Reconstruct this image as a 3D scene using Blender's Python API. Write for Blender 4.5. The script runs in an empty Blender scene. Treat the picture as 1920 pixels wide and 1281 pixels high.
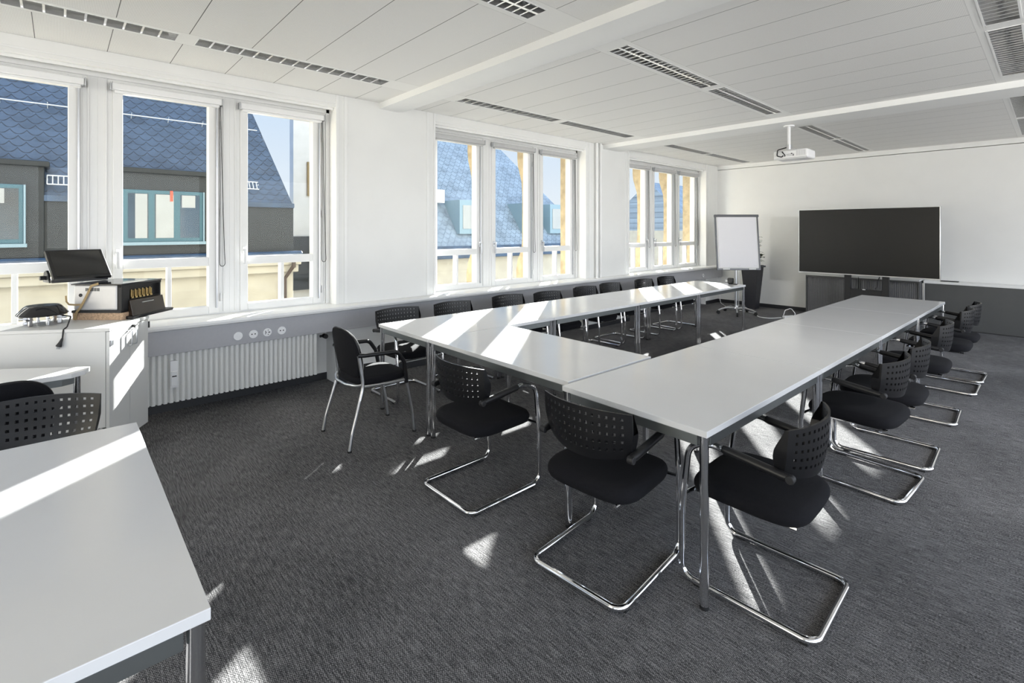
import bpy, bmesh, math, random
from mathutils import Vector, Matrix
from math import sin, cos, pi, radians, sqrt, atan2
random.seed(7)
S = bpy.context.scene
C = S.collection

# ------------------------------------------------------------------ materials
def new_mat(name):
    m = bpy.data.materials.new(name); m.use_nodes = True
    nt = m.node_tree; b = nt.nodes['Principled BSDF']
    return m, nt, b

def mat(name, col, rough=.5, metal=0., spec=.5, var=.04, scale=30., bump=0., coat=0.):
    m, nt, b = new_mat(name)
    N = nt.nodes; L = nt.links
    tc = N.new('ShaderNodeTexCoord'); nz = N.new('ShaderNodeTexNoise')
    nz.inputs['Scale'].default_value = scale; nz.inputs['Detail'].default_value = 4
    L.new(tc.outputs['Object'], nz.inputs['Vector'])
    rp = N.new('ShaderNodeValToRGB')
    lo = [max(0, c * (1 - var)) for c in col]; hi = [min(1, c * (1 + var)) for c in col]
    rp.color_ramp.elements[0].position = .3; rp.color_ramp.elements[1].position = .7
    rp.color_ramp.elements[0].color = (*lo, 1); rp.color_ramp.elements[1].color = (*hi, 1)
    L.new(nz.outputs['Fac'], rp.inputs['Fac']); L.new(rp.outputs['Color'], b.inputs['Base Color'])
    b.inputs['Roughness'].default_value = rough; b.inputs['Metallic'].default_value = metal
    b.inputs['Specular IOR Level'].default_value = spec
    b.inputs['Coat Weight'].default_value = coat
    if bump:
        bp = N.new('ShaderNodeBump'); bp.inputs['Strength'].default_value = bump; bp.inputs['Distance'].default_value = .002
        L.new(nz.outputs['Fac'], bp.inputs['Height']); L.new(bp.outputs['Normal'], b.inputs['Normal'])
    return m

def math_node(nt, op, a, b=None, c=None):
    n = nt.nodes.new('ShaderNodeMath'); n.operation = op
    for i, v in enumerate((a, b, c)):
        if v is None: continue
        if isinstance(v, (int, float)): n.inputs[i].default_value = v
        else: nt.links.new(v, n.inputs[i])
    return n.outputs[0]

def mix_col(nt, fac, a, b):
    n = nt.nodes.new('ShaderNodeMix'); n.data_type = 'RGBA'
    for k, v in (('Factor', fac),): 
        if isinstance(v, (int, float)): n.inputs[0].default_value = v
        else: nt.links.new(v, n.inputs[0])
    for i, v in ((6, a), (7, b)):
        if isinstance(v, tuple): n.inputs[i].default_value = (*v, 1)
        else: nt.links.new(v, n.inputs[i])
    return n.outputs[2]

WHITE = mat('white_paint', (.80, .80, .785), .55, var=.015, scale=3)
FRAMEW = mat('white_lacquer', (.82, .82, .81), .35, var=.01, scale=6)
SILLW = mat('white_sill', (.83, .83, .82), .3, var=.01, scale=5)
LAM = mat('white_laminate', (.73, .73, .73), .17, var=.012, scale=4, spec=.55)
LAMEDGE = LAM
CABW = mat('cabinet_white', (.60, .60, .59), .4, var=.012, scale=4)
CHROME = mat('chrome', (.80, .80, .81), .10, metal=1, var=.01)
SATIN = mat('satin_silver', (.60, .61, .63), .30, metal=1, var=.03)
STEEL = mat('steel_rail', (.29, .31, .31), .36, metal=.95, var=.03)
DARKSTEEL = mat('dark_grey_frame', (.13, .13, .135), .35, metal=.6, var=.05)
BLINDG = mat('grey_blind_cassette', (.50, .50, .50), .45, var=.02)
BLACKP = mat('black_plastic', (.006, .006, .007), .38, var=.1, spec=.42)
BLACKM = mat('black_matt', (.012, .012, .013), .6, var=.1)
FABRIC = mat('black_fabric', (.0065, .0065, .0085), .95, var=.35, scale=400, bump=.4, spec=.25)
RUBBER = mat('black_rubber', (.01, .01, .01), .8)
GREYDUCT = mat('grey_duct', (.40, .40, .42), .45, var=.02)
RADW = mat('radiator_white', (.74, .74, .72), .4, var=.015)
DARKBASE = mat('dark_baseboard', (.02, .021, .024), .5)
GREYPANEL = mat('grey_panel', (.075, .077, .078), .5, var=.05, scale=5)
TAMB = mat('tambour_grey', (.13, .13, .135), .45, var=.05)
TAMBF = mat('cabinet_dark_grey', (.07, .07, .07), .5)
TVSCR = mat('screen_black', (.006, .006, .006), .36, var=.05, spec=.30)
SCREENG = mat('touch_screen_glass', (.006, .006, .007), .08, spec=.5)
MIRROR = mat('louvre_mirror', (.86, .86, .86), .26, metal=1, var=.02)
TUBE = mat('lamp_tube_white', (.82, .82, .80), .4)
PLASTW = mat('white_plastic', (.82, .82, .82), .4, var=.01)
PAPER = mat('flip_paper', (.84, .83, .86), .8, var=.008, scale=2)
PAPERMARK = mat('paper_mark_grey', (.50, .49, .54), .8)
ANTHR = mat('anthracite_planter', (.022, .022, .027), .5, var=.1)
LEAF = mat('leaf_green', (.022, .055, .012), .5, var=.4, scale=20)
WOODB = mat('chipboard', (.42, .29, .19), .7, var=.35, scale=120)
STRAP = mat('tan_webbing', (.33, .24, .12), .8, var=.15, scale=150)
BRASS = mat('brass', (.62, .45, .20), .3, metal=1, var=.1)
APPL = mat('silver_grey_sheet', (.50, .50, .51), .38, metal=.25, var=.02)
BROWNFLAP = mat('dark_brown_gloss', (.022, .014, .009), .2)
BLUEGLOSS = mat('black_gloss', (.012, .012, .014), .08)
SOIL = mat('soil', (.03, .02, .015), .9)
STONE = mat('sandstone', (.52, .42, .27), .8, var=.2, scale=9, bump=.3)
CREAM = mat('cream_render', (.42, .40, .345), .85, var=.08, scale=2)
WHITEREND = mat('white_render', (.50, .495, .485), .85, var=.06, scale=3)
DORMER = mat('dormer_dark_cladding', (.012, .017, .022), .6, var=.15, scale=3)
TEAL = mat('teal_window_frame', (.035, .11, .15), .5, var=.08)
TEALSILL = mat('pale_blue_sill', (.20, .30, .37), .5)
BLINDW = mat('drawn_white_blind', (.34, .36, .37), .7, var=.06, scale=3)
OUTGLASS = mat('far_window_glass', (.025, .05, .08), .1, var=.3, scale=1)
GUTTER = mat('blue_metal_gutter', (.025, .055, .11), .4, var=.3, scale=3)
BROWN = mat('brown_metal', (.06, .04, .03), .5)
BROWNWIN = mat('brown_window_frame', (.20, .14, .06), .6)
REDCL = mat('red_cloth', (.75, .10, .06), .8)
RAILW = mat('pale_galvanised', (.55, .60, .66), .5)
GROUNDM = mat('street_asphalt', (.25, .25, .25), .9, var=.1, scale=1)

def slate(name, base, dark, cell=.28, yscale=.20):
    m, nt, b = new_mat(name)
    N = nt.nodes; L = nt.links
    uv = N.new('ShaderNodeUVMap'); sp = N.new('ShaderNodeSeparateXYZ'); L.new(uv.outputs[0], sp.inputs[0])
    u = math_node(nt, 'DIVIDE', sp.outputs[0], cell); v = math_node(nt, 'DIVIDE', sp.outputs[1], yscale)
    row = math_node(nt, 'FLOOR', v)
    par = math_node(nt, 'MULTIPLY', math_node(nt, 'MODULO', math_node(nt, 'ABSOLUTE', row), 2), .5)
    us = math_node(nt, 'ADD', u, par)
    fu = math_node(nt, 'SUBTRACT', math_node(nt, 'FRACT', us), .5)
    fv = math_node(nt, 'FRACT', v)
    par2 = math_node(nt, 'MULTIPLY', math_node(nt, 'MULTIPLY', fu, fu), 3.0)
    dist = math_node(nt, 'SUBTRACT', fv, par2)
    ad = math_node(nt, 'ABSOLUTE', dist)
    line = math_node(nt, 'SUBTRACT', 1.0, math_node(nt, 'SMOOTH_MIN', math_node(nt, 'MULTIPLY', ad, 7.0), 1.0, .2))
    nz = N.new('ShaderNodeTexNoise'); nz.inputs['Scale'].default_value = 2.2; nz.inputs['Detail'].default_value = 6
    L.new(uv.outputs[0], nz.inputs['Vector'])
    wn = N.new('ShaderNodeTexWhiteNoise'); wn.noise_dimensions = '2D'
    cmb = N.new('ShaderNodeCombineXYZ'); L.new(math_node(nt, 'FLOOR', us), cmb.inputs[0]); L.new(row, cmb.inputs[1])
    L.new(cmb.outputs[0], wn.inputs['Vector'])
    lo = tuple(c * .35 for c in base); hi = tuple(min(1, c * 1.9) for c in base)
    c1 = mix_col(nt, nz.outputs['Fac'], lo, hi)
    c2 = mix_col(nt, math_node(nt, 'MULTIPLY', wn.outputs['Value'], .35), c1, tuple(c * 1.9 for c in base))
    c3 = mix_col(nt, math_node(nt, 'MAXIMUM', line, 0.0), c2, dark)
    L.new(c3, b.inputs['Base Color']); b.inputs['Roughness'].default_value = .55
    bp = N.new('ShaderNodeBump'); bp.inputs['Strength'].default_value = .6; bp.inputs['Distance'].default_value = .03
    L.new(fv, bp.inputs['Height']); L.new(bp.outputs['Normal'], b.inputs['Normal'])
    return m
SLATE = slate('blue_slate', (.036, .058, .100), (.003, .004, .007), .26, .165)
SLATE2 = slate('hazed_slate', (.17, .22, .28), (.06, .09, .13))  # pale veil of the window glass put into the roof colour

def carpet():
    m, nt, b = new_mat('grey_woven_carpet'); N = nt.nodes; L = nt.links
    tc = N.new('ShaderNodeTexCoord')
    def noise(sx, sy, det, rough=.6):
        mp = N.new('ShaderNodeMapping'); mp.inputs['Scale'].default_value = (sx, sy, 1)
        L.new(tc.outputs['Object'], mp.inputs['Vector'])
        n = N.new('ShaderNodeTexNoise'); n.inputs['Scale'].default_value = 1; n.inputs['Detail'].default_value = det
        n.inputs['Roughness'].default_value = rough
        L.new(mp.outputs[0], n.inputs['Vector']); return n.outputs['Fac']
    streak = noise(14, 170, 3); fine = noise(150, 330, 3, .75); big = noise(1.2, 1.2, 2)
    ch = N.new('ShaderNodeTexChecker')
    mp = N.new('ShaderNodeMapping'); mp.inputs['Scale'].default_value = (150, 240, 1)
    L.new(tc.outputs['Object'], mp.inputs['Vector']); L.new(mp.outputs[0], ch.inputs['Vector']); ch.inputs['Scale'].default_value = 1
    f = math_node(nt, 'ADD', math_node(nt, 'MULTIPLY', streak, .45), math_node(nt, 'MULTIPLY', fine, .88))
    f = math_node(nt, 'ADD', f, math_node(nt, 'MULTIPLY', big, .15))
    f = math_node(nt, 'ADD', f, math_node(nt, 'MULTIPLY', ch.outputs['Fac'], .10))
    rp = N.new('ShaderNodeValToRGB'); e = rp.color_ramp.elements
    e[0].position = .56; e[0].color = (.012, .012, .013, 1)
    e[1].position = .95; e[1].color = (.37, .36, .36, 1)
    el = rp.color_ramp.elements.new(.76); el.color = (.072, .071, .073, 1)
    L.new(f, rp.inputs['Fac']); L.new(rp.outputs[0], b.inputs['Base Color'])
    b.inputs['Roughness'].default_value = 1; b.inputs['Specular IOR Level'].default_value = .1
    bp = N.new('ShaderNodeBump'); bp.inputs['Strength'].default_value = .7; bp.inputs['Distance'].default_value = .004
    L.new(f, bp.inputs['Height']); L.new(bp.outputs['Normal'], b.inputs['Normal'])
    return m
CARPET = carpet()

def ceiling_mat():
    m, nt, b = new_mat('perforated_ceiling_panel'); N = nt.nodes; L = nt.links
    tc = N.new('ShaderNodeTexCoord'); sp = N.new('ShaderNodeSeparateXYZ'); L.new(tc.outputs['Object'], sp.inputs[0])
    x, y = sp.outputs[0], sp.outputs[1]
    t = math_node(nt, 'FRACT', math_node(nt, 'DIVIDE', math_node(nt, 'ADD', y, 100 * .4 + .13), .4))
    seam = math_node(nt, 'LESS_THAN', math_node(nt, 'MINIMUM', t, math_node(nt, 'SUBTRACT', 1.0, t)), .006)
    # the lamp strips have no seams, only their long edges
    strip = None
    edge = None
    for xc, w in ((-4.20, .125), (-2.213, .135), (-.228, .135)):
        d = math_node(nt, 'ABSOLUTE', math_node(nt, 'SUBTRACT', x, xc))
        ins = math_node(nt, 'LESS_THAN', d, w)
        ed = math_node(nt, 'LESS_THAN', math_node(nt, 'ABSOLUTE', math_node(nt, 'SUBTRACT', d, w)), .0016)
        strip = ins if strip is None else math_node(nt, 'MAXIMUM', strip, ins)
        edge = ed if edge is None else math_node(nt, 'MAXIMUM', edge, ed)
    seam = math_node(nt, 'MULTIPLY', seam, math_node(nt, 'SUBTRACT', 1.0, strip))
    seam = math_node(nt, 'MAXIMUM', seam, math_node(nt, 'MULTIPLY', edge, .35))
    # perforation: small round holes, none in the lamp strips
    p = .0075
    fx = math_node(nt, 'SUBTRACT', math_node(nt, 'FRACT', math_node(nt, 'DIVIDE', math_node(nt, 'ADD', x, 50.), p)), .5)
    fy = math_node(nt, 'SUBTRACT', math_node(nt, 'FRACT', math_node(nt, 'DIVIDE', math_node(nt, 'ADD', y, 50.), p)), .5)
    r2 = math_node(nt, 'ADD', math_node(nt, 'MULTIPLY', fx, fx), math_node(nt, 'MULTIPLY', fy, fy))
    hole = math_node(nt, 'MULTIPLY', math_node(nt, 'LESS_THAN', r2, .075), math_node(nt, 'SUBTRACT', 1.0, strip))
    c1 = mix_col(nt, math_node(nt, 'MULTIPLY', hole, .5), (.80, .79, .77), (.25, .25, .24))
    c2 = mix_col(nt, strip, c1, (.78, .775, .755))
    c3 = mix_col(nt, seam, c2, (.10, .10, .095))
    L.new(c3, b.inputs['Base Color']); b.inputs['Roughness'].default_value = .5; b.inputs['Specular IOR Level'].default_value = .3
    return m
CEIL = ceiling_mat()

def glass_mat(name, tint, refl):
    m = bpy.data.materials.new(name); m.use_nodes = True; nt = m.node_tree; nt.nodes.clear()
    out = nt.nodes.new('ShaderNodeOutputMaterial'); tr = nt.nodes.new('ShaderNodeBsdfTransparent'); gl = nt.nodes.new('ShaderNodeBsdfGlossy')
    tr.inputs[0].default_value = (*tint, 1); gl.inputs['Roughness'].default_value = .0
    fr = nt.nodes.new('ShaderNodeLayerWeight'); fr.inputs['Blend'].default_value = .5
    mx = nt.nodes.new('ShaderNodeMixShader')
    sch = math_node(nt, 'ADD', math_node(nt, 'MULTIPLY', math_node(nt, 'POWER', fr.outputs['Facing'], 5.0), .92), .04)
    nt.links.new(math_node(nt, 'MULTIPLY', sch, refl), mx.inputs[0])
    nt.links.new(tr.outputs[0], mx.inputs[1]); nt.links.new(gl.outputs[0], mx.inputs[2]); nt.links.new(mx.outputs[0], out.inputs[0])
    return m
GLASS = glass_mat('window_glass', (.93, .955, .965), .25)

# ------------------------------------------------------------------ geometry builder
class MB:
    def __init__(s): s.bm = bmesh.new()
    def box(s, x0, x1, y0, y1, z0, z1, M=None):
        vs = [s.bm.verts.new(Vector((x, y, z)) if M is None else M @ Vector((x, y, z))) for x in (x0, x1) for y in (y0, y1) for z in (z0, z1)]
        for f in ((0, 1, 3, 2), (4, 6, 7, 5), (0, 4, 5, 1), (2, 3, 7, 6), (0, 2, 6, 4), (1, 5, 7, 3)):
            s.bm.faces.new([vs[i] for i in f])
        return s
    def prism(s, poly, d0, d1, axis, M=None):
        """poly: list of 2D points; axis 'x': (y,z), 'y': (x,z), 'z': (x,y)"""
        def P(p, d):
            v = {'x': (d, p[0], p[1]), 'y': (p[0], d, p[1]), 'z': (p[0], p[1], d)}[axis]
            return Vector(v) if M is None else M @ Vector(v)
        a = [s.bm.verts.new(P(p, d0)) for p in poly]; b = [s.bm.verts.new(P(p, d1)) for p in poly]
        n = len(poly)
        s.bm.faces.new(a); s.bm.faces.new(b[::-1])
        for i in range(n): s.bm.faces.new((a[i], b[i], b[(i + 1) % n], a[(i + 1) % n]))
        return s
    def tube(s, pts, r, seg=10, cap=True, closed=False, radii=None):
        pts = [Vector(p) for p in pts]; n = len(pts)
        tang = []
        for i in range(n):
            if closed: t = pts[(i + 1) % n] - pts[i - 1]
            else: t = pts[min(i + 1, n - 1)] - pts[max(i - 1, 0)]
            tang.append(t.normalized())
        up = Vector((0, 0, 1)) if abs(tang[0].z) < .9 else Vector((1, 0, 0))
        nrm = (up - tang[0] * up.dot(tang[0])).normalized(); rings = []
        for i in range(n):
            if i: nrm = (nrm - tang[i] * nrm.dot(tang[i])).normalized()
            bn = tang[i].cross(nrm); rr = radii[i] if radii else r
            rings.append([s.bm.verts.new(pts[i] + (nrm * cos(2 * pi * k / seg) + bn * sin(2 * pi * k / seg)) * rr) for k in range(seg)])
        for i in range(n if closed else n - 1):
            a, b = rings[i], rings[(i + 1) % n]
            for k in range(seg): s.bm.faces.new((a[k], a[(k + 1) % seg], b[(k + 1) % seg], b[k]))
        if cap and not closed:
            s.bm.faces.new(rings[0][::-1]); s.bm.faces.new(rings[-1])
        return s
    def cyl(s, p0, p1, r, seg=16, r2=None):
        p0, p1 = Vector(p0), Vector(p1)
        return s.tube([p0, p1], r, seg, radii=[r, r if r2 is None else r2])
    def lathe(s, prof, c=(0, 0, 0), seg=32):
        rings = []
        for r, z in prof:
            rings.append([s.bm.verts.new((c[0] + r * cos(2 * pi * k / seg), c[1] + r * sin(2 * pi * k / seg), c[2] + z)) for k in range(seg)])
        for a, b in zip(rings, rings[1:]):
            for k in range(seg): s.bm.faces.new((a[k], a[(k + 1) % seg], b[(k + 1) % seg], b[k]))
        s.bm.faces.new(rings[0][::-1]); s.bm.faces.new(rings[-1])
        return s
    def pillow(s, hx, hy, prof, n=4.0, seg=40, fn=None):
        """stack of superellipse rings: prof = list of (scale, z)"""
        rings = []
        for sc, z in prof:
            ring = []
            for k in range(seg):
                a = 2 * pi * k / seg; ca, sa = cos(a), sin(a)
                x = hx * sc * math.copysign(abs(ca) ** (2 / n), ca); y = hy * sc * math.copysign(abs(sa) ** (2 / n), sa)
                p = Vector((x, y, z)); ring.append(s.bm.verts.new(fn(p) if fn else p))
            rings.append(ring)
        for a, b in zip(rings, rings[1:]):
            for k in range(seg): s.bm.faces.new((a[k], a[(k + 1) % seg], b[(k + 1) % seg], b[k]))
        s.bm.faces.new(rings[0][::-1]); s.bm.faces.new(rings[-1])
        return s
    def quad(s, *ps):
        s.bm.faces.new([s.bm.verts.new(p) for p in ps]); return s
    def build(s, name, m, parent=None, smooth=30, bevel=0, loc=None, rz=0, kind=None, label=None, normals=True):
        if normals: bmesh.ops.recalc_face_normals(s.bm, faces=s.bm.faces)
        me = bpy.data.meshes.new(name); s.bm.to_mesh(me); s.bm.free()
        if smooth:
            for p in me.polygons: p.use_smooth = True
            me.set_sharp_from_angle(angle=radians(smooth))
        me.materials.append(m)
        o = bpy.data.objects.new(name, me); C.objects.link(o)
        if parent is not None: o.parent = parent
        if loc is not None: o.location = loc
        o.rotation_euler.z = rz
        if bevel:
            md = o.modifiers.new('bevel', 'BEVEL'); md.width = bevel; md.segments = 2; md.limit_method = 'ANGLE'; md.angle_limit = radians(40)
        if kind: o['kind'] = kind
        if label: o['label'] = label
        return o

def fillet(pts, rads, n=7):
    """round the corners of a 3D polyline; rads: radius or list for the inner points"""
    pts = [Vector(p) for p in pts]; out = [pts[0]]
    for i in range(1, len(pts) - 1):
        r = rads[i - 1] if isinstance(rads, (list, tuple)) else rads
        a = (pts[i - 1] - pts[i]).normalized(); b = (pts[i + 1] - pts[i]).normalized()
        ang = a.angle(b)
        if r <= 0 or ang > pi - .02: out.append(pts[i]); continue
        d = r / math.tan(ang / 2); d = min(d, (pts[i - 1] - pts[i]).length * .49, (pts[i + 1] - pts[i]).length * .49)
        r = d * math.tan(ang / 2)
        c = pts[i] + (a + b).normalized() * (r / sin(ang / 2))
        p0 = pts[i] + a * d - c; p1 = pts[i] + b * d - c
        tot = p0.angle(p1); ax = p0.cross(p1).normalized()
        for k in range(n + 1): out.append(c + Matrix.Rotation(tot * k / n, 3, ax) @ p0)
    out.append(pts[-1]); return out

def tag(o, label, cat, group=None, kind=None):
    o['label'] = label; o['category'] = cat
    if group: o['group'] = group
    if kind: o['kind'] = kind
    return o
def thing(name, label, cat, loc=(0, 0, 0), rz=0, group=None):
    o = bpy.data.objects.new(name, None); o.empty_display_size = .1; C.objects.link(o)
    o.location = loc; o.rotation_euler.z = rz
    return tag(o, label, cat, group)
def copy_tree(o, parent=None):
    c = o.copy(); C.objects.link(c)
    if parent is not None: c.parent = parent
    for ch in [q for q in bpy.data.objects if q.parent == o]: copy_tree(ch, c)
    return c
def struct(mb, name, m, parent=None, **k):
    return mb.build(name, m, parent, kind=None if parent else 'structure', **k)

# ------------------------------------------------------------------ room dimensions
WX, BY, HC = -4.903, 10.507, 2.925      # window wall, far wall, ceiling
NX = -5.14                              # back of the niches under the windows
RX, FY = 3.0, -3.0                      # unseen right and rear walls
GR = [-.70, 3.258, 7.195]               # where each group of three windows starts
GW = 2.764
SASH = [(.08, .83), (1.014, 1.763), (1.933, 2.68)]
SZ0, SZ1 = .80, 2.80                    # opening height
STX = -5.42                             # outer stone face

struct(MB().box(NX - .3, RX + .1, FY - .1, BY + .2, -.12, 0), 'floor', CARPET, smooth=0)

# ceiling with openings for the lamps
lamps = []   # (x centre, half width, y0, y1, row)
for (xc, hw, row, spans) in (
    (-4.20, .083, 'window', [(-.86, .617), (.735, 2.24), (3.11, 4.59), (4.72, 6.19), (7.13, 8.59), (8.66, 10.29)]),
    (-2.213, .086, 'middle', [(-.75, .72), (.79, 2.237), (3.10, 4.57), (4.70, 6.19), (7.13, 8.61), (8.70, 10.30)]),
    (-.228, .084, 'right', [(3.02, 4.58), (4.72, 6.19), (7.15, 8.60), (8.72, 10.22)])):
    for a, b in spans: lamps.append((xc, hw, a, b, row))
xs = sorted({NX - .1, RX} | {v for l in lamps for v in (l[0] - l[1], l[0] + l[1])})
ys = sorted({FY, BY + .05} | {v for l in lamps for v in (l[2], l[3])})
mb = MB()
for x0, x1 in zip(xs, xs[1:]):
    for y0, y1 in zip(ys, ys[1:]):
        cx, cy = (x0 + x1) / 2, (y0 + y1) / 2
        if any(abs(cx - l[0]) < l[1] and l[2] < cy < l[3] for l in lamps): continue
        mb.box(x0, x1, y0, y1, HC, HC + .01)
bmesh.ops.remove_doubles(mb.bm, verts=mb.bm.verts, dist=.0005)
struct(mb, 'ceiling', CEIL, smooth=0, normals=False)

# ceiling beams, rounded on their far side
def beam(name, y0, y1):
    w = y1 - y0; poly = [(y0, HC + .02), (y0, 2.862)]
    poly += [(y0 + w * .45, 2.858)]
    for k in range(1, 8):
        a = k / 7 * pi / 2
        poly.append((y0 + w * .45 + (w * .55) * sin(a), 2.858 + .067 * (1 - cos(a))))
    poly.append((y1, HC + .02))
    struct(MB().prism(poly, WX - .05, RX, 'x'), name, WHITE)
beam('ceiling_beam', 2.545, 2.915); beam('ceiling_beam', 6.47, 7.12)

# window wall: inner leaf
def opening_cut(mb, x0, x1, zlo, zhi):
    """boxes of a wall leaf between the groups (piers), plus lintel and parapet"""
    ycur = FY
    for g in GR:
        mb.box(x0, x1, ycur, g, 0, HC + .05); ycur = g + GW
        mb.box(x0, x1, g, g + GW, zhi, HC + .05)
    mb.box(x0, x1, ycur, BY + .2, 0, HC + .05)
mb = MB(); opening_cut(mb, NX - .04, WX, 0, SZ1)
for g in GR: mb.box(NX - .16, NX, g, g + GW, 0, SZ0 - .02)
struct(mb, 'wall_left', WHITE, smooth=0)
# outer leaf in sandstone
mb = MB(); opening_cut(mb, STX, NX - .06, 0, 2.88)
for g in GR: mb.box(STX, NX - .16, g, g + GW, -.2, .74)
struct(mb, 'wall_outside', STONE, smooth=0)
# sandstone mullions with bracket profile
prof = [(-5.20, .74), (-5.43, .74), (-5.44, .95), (-5.41, 1.10), (-5.36, 1.20), (-5.325, 1.27), (-5.31, 1.45), (-5.31, 2.10), (-5.325, 2.27), (-5.36, 2.38), (-5.40, 2.50), (-5.415, 2.62), (-5.415, 2.88), (-5.20, 2.88)]
for g in GR:
    for (a, b) in ((SASH[0][1], SASH[1][0]), (SASH[1][1], SASH[2][0])):
        struct(MB().prism(prof, g + a + .035, g + b - .035, 'y'), 'trim_stone_mullion', STONE)

struct(MB().box(NX - .1, RX, BY, BY + .2, 0, 2.838), 'wall_back', WHITE, smooth=0)
struct(MB().box(NX - .1, RX, BY - .018, BY + .2, 2.847, HC), 'trim_1', WHITE, smooth=0)
# unseen right and rear walls: left open between posts to let in fill light
mb = MB().box(RX, RX + .15, FY, BY, 2.80, HC + .05).box(RX, RX + .15, FY, BY, 0, .15)
for k in range(6): mb.box(RX, RX + .15, FY + k * 2.70, FY + k * 2.70 + .12, 0, HC)
struct(mb, 'wall_right', WHITE, smooth=0)
mb = MB().box(NX - .3, RX + .15, FY - .15, FY, 2.80, HC + .05).box(NX - .3, RX + .15, FY - .15, FY, 0, .15)
for k in range(4): mb.box(NX - .3 + k * 2.72, NX - .16 + k * 2.72, FY - .15, FY, 0, HC)
struct(mb, 'wall_rear', WHITE, smooth=0)

# window architraves: stepped strips beside and above each opening
mb = MB()
for g in GR:
    a, b = g, g + GW
    for (o0, o1, t) in ((.0, .028, .010), (.085, .12, .008)):
        mb.box(WX, WX + t, a - o1, a - o0, .80, HC); mb.box(WX, WX + t, b + o0, b + o1, .80, HC)
    mb.box(WX, WX + .008, a - .02, b + .02, SZ1 + .03, SZ1 + .045)
    mb.box(WX - .07, WX - .045, a, b, SZ1 - .022, SZ1); mb.box(NX + .04, NX + .075, a, b, SZ1 - .04, SZ1)
    mb.box(NX + .04, NX + .075, b - .035, b, SZ0, SZ1); mb.box(NX + .04, NX + .075, a, a + .035, SZ0, SZ1)
struct(mb, 'trim_2', FRAMEW, smooth=0, bevel=.003)

# ------------------------------------------------------------------ windows
blind_words = ['nearest', 'second', 'third']
group_words = ['near window group', 'middle window group', 'far window group']
n = 0
FX = -5.085   # inner face of the fixed frame
for gi, g in enumerate(GR):
    for wi, (a, b) in enumerate(SASH):
        n += 1
        y0, y1 = g + a, g + b
        lo = g if wi == 0 else g + (SASH[wi - 1][1] + a) / 2
        hi = g + GW if wi == 2 else g + (b + SASH[wi + 1][0]) / 2
        fr = MB()
        fr.box(-5.20, FX, lo, y0, SZ0 - .02, SZ1); fr.box(-5.20, FX, y1, hi, SZ0 - .02, SZ1)
        fr.box(-5.20, FX, y0, y1, 2.745, SZ1); fr.box(-5.20, FX, y0, y1, SZ0 - .02, SZ0 + .01)
        # thin bead round the casement
        fr.box(FX, FX + .012, y0 - .045, y0 - .035, SZ0 + .02, 2.77); fr.box(FX, FX + .012, y1 + .03, y1 + .04, SZ0 + .02, 2.77)
        w = fr.build('window_%d' % n, FRAMEW, smooth=0, bevel=.002); w['kind'] = 'structure'
        gx0, gx1 = y0 + .064, y1 - .083
        s = MB(); X0, X1 = -5.17, FX + .014
        s.box(X0, X1, y0, gx0, .81, 2.745).box(X0, X1, gx1, y1, .81, 2.745)
        s.box(X0, X1, gx0, gx1, .81, .873).box(X0, X1, gx0, gx1, 1.237, 1.312).box(X0, X1, gx0, gx1, 2.665, 2.745)
        mid = (gx0 + gx1) / 2 + .012
        s.box(X0, X1 - .02, mid - .016, mid + .016, .873, 1.237)
        s.build('sash', FRAMEW, w, smooth=0, bevel=.004)
        MB().box(-5.142, -5.138, gx0 - .006, gx1 + .006, 1.306, 2.67).build('upper_pane', GLASS, w, smooth=0)
        for p0, p1 in ((gx0, mid - .016), (mid + .016, gx1)):
            MB().box(-5.142, -5.138, p0 - .006, p1 + .006, .868, 1.242).build('lower_pane', GLASS, w, smooth=0)
        hy = y1 - .03 if wi == 0 else y0 + .03
        h = MB().box(X1, X1 + .012, hy - .014, hy + .014, 1.335, 1.405).cyl((X1 + .012, hy, 1.37), (X1 + .045, hy, 1.37), .011, 12)
        h.box(X1 + .035, X1 + .050, hy - .010, hy + .010, 1.245, 1.385)
        h.build('handle', SATIN if gi else PLASTW, w, bevel=.002)
        hg = y0 - .012 if wi == 0 else y1 + .012
        for hz in (.95, 1.72, 2.50):
            MB().cyl((X1 + .004, hg, hz - .035), (X1 + .004, hg, hz + .035), .009, 10).build('hinge', PLASTW, w)
        # roller blind, rolled up above the glass
        rb = thing('roller_blind', '%s cassette rolled up over the %s window of the %s' % (
            ['pale grey roller blind', 'light grey roller blind', 'grey roller blind'][gi], ['left', 'middle', 'right'][wi], group_words[gi]),
            'roller blind', (X1, (y0 + y1) / 2, 2.66), 0, 'rolled up roller blinds')
        hb = (y1 - y0) / 2 + .012
        MB().box(0.002, .062, -hb, hb, .01, .062).box(.002, .05, -hb + .02, hb - .02, -.012, .01).build('cassette', PLASTW if gi == 0 else BLINDG, rb, bevel=.006)
        MB().box(-.001, .066, -hb - .008, -hb, .004, .066).build('end_cap', SATIN, rb, bevel=.002)
        MB().box(-.001, .066, hb, hb + .008, .004, .066).build('end_cap', SATIN, rb, bevel=.002)
        MB().box(.001, .018, hb - .040, hb - .028, -1.80, -.01).build('guide_rail', SATIN, rb, smooth=0)
        if wi or gi == 2:
            zb = -1.40
            pts = [(.03, hb - .018, .02), (.03, hb - .012, -.7), (.035, hb - .018, zb + .05)] + \
                  [(.035, hb + .004 - .022 * cos(k / 8 * pi), zb - .03 * sin(k / 8 * pi)) for k in range(9)] + [(.03, hb + .022, zb + .1), (.03, hb + .006, -.7), (.03, hb - .010, .02)]
            MB().tube(pts, .0028, 6).build('cord', BLACKP, rb)

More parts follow.
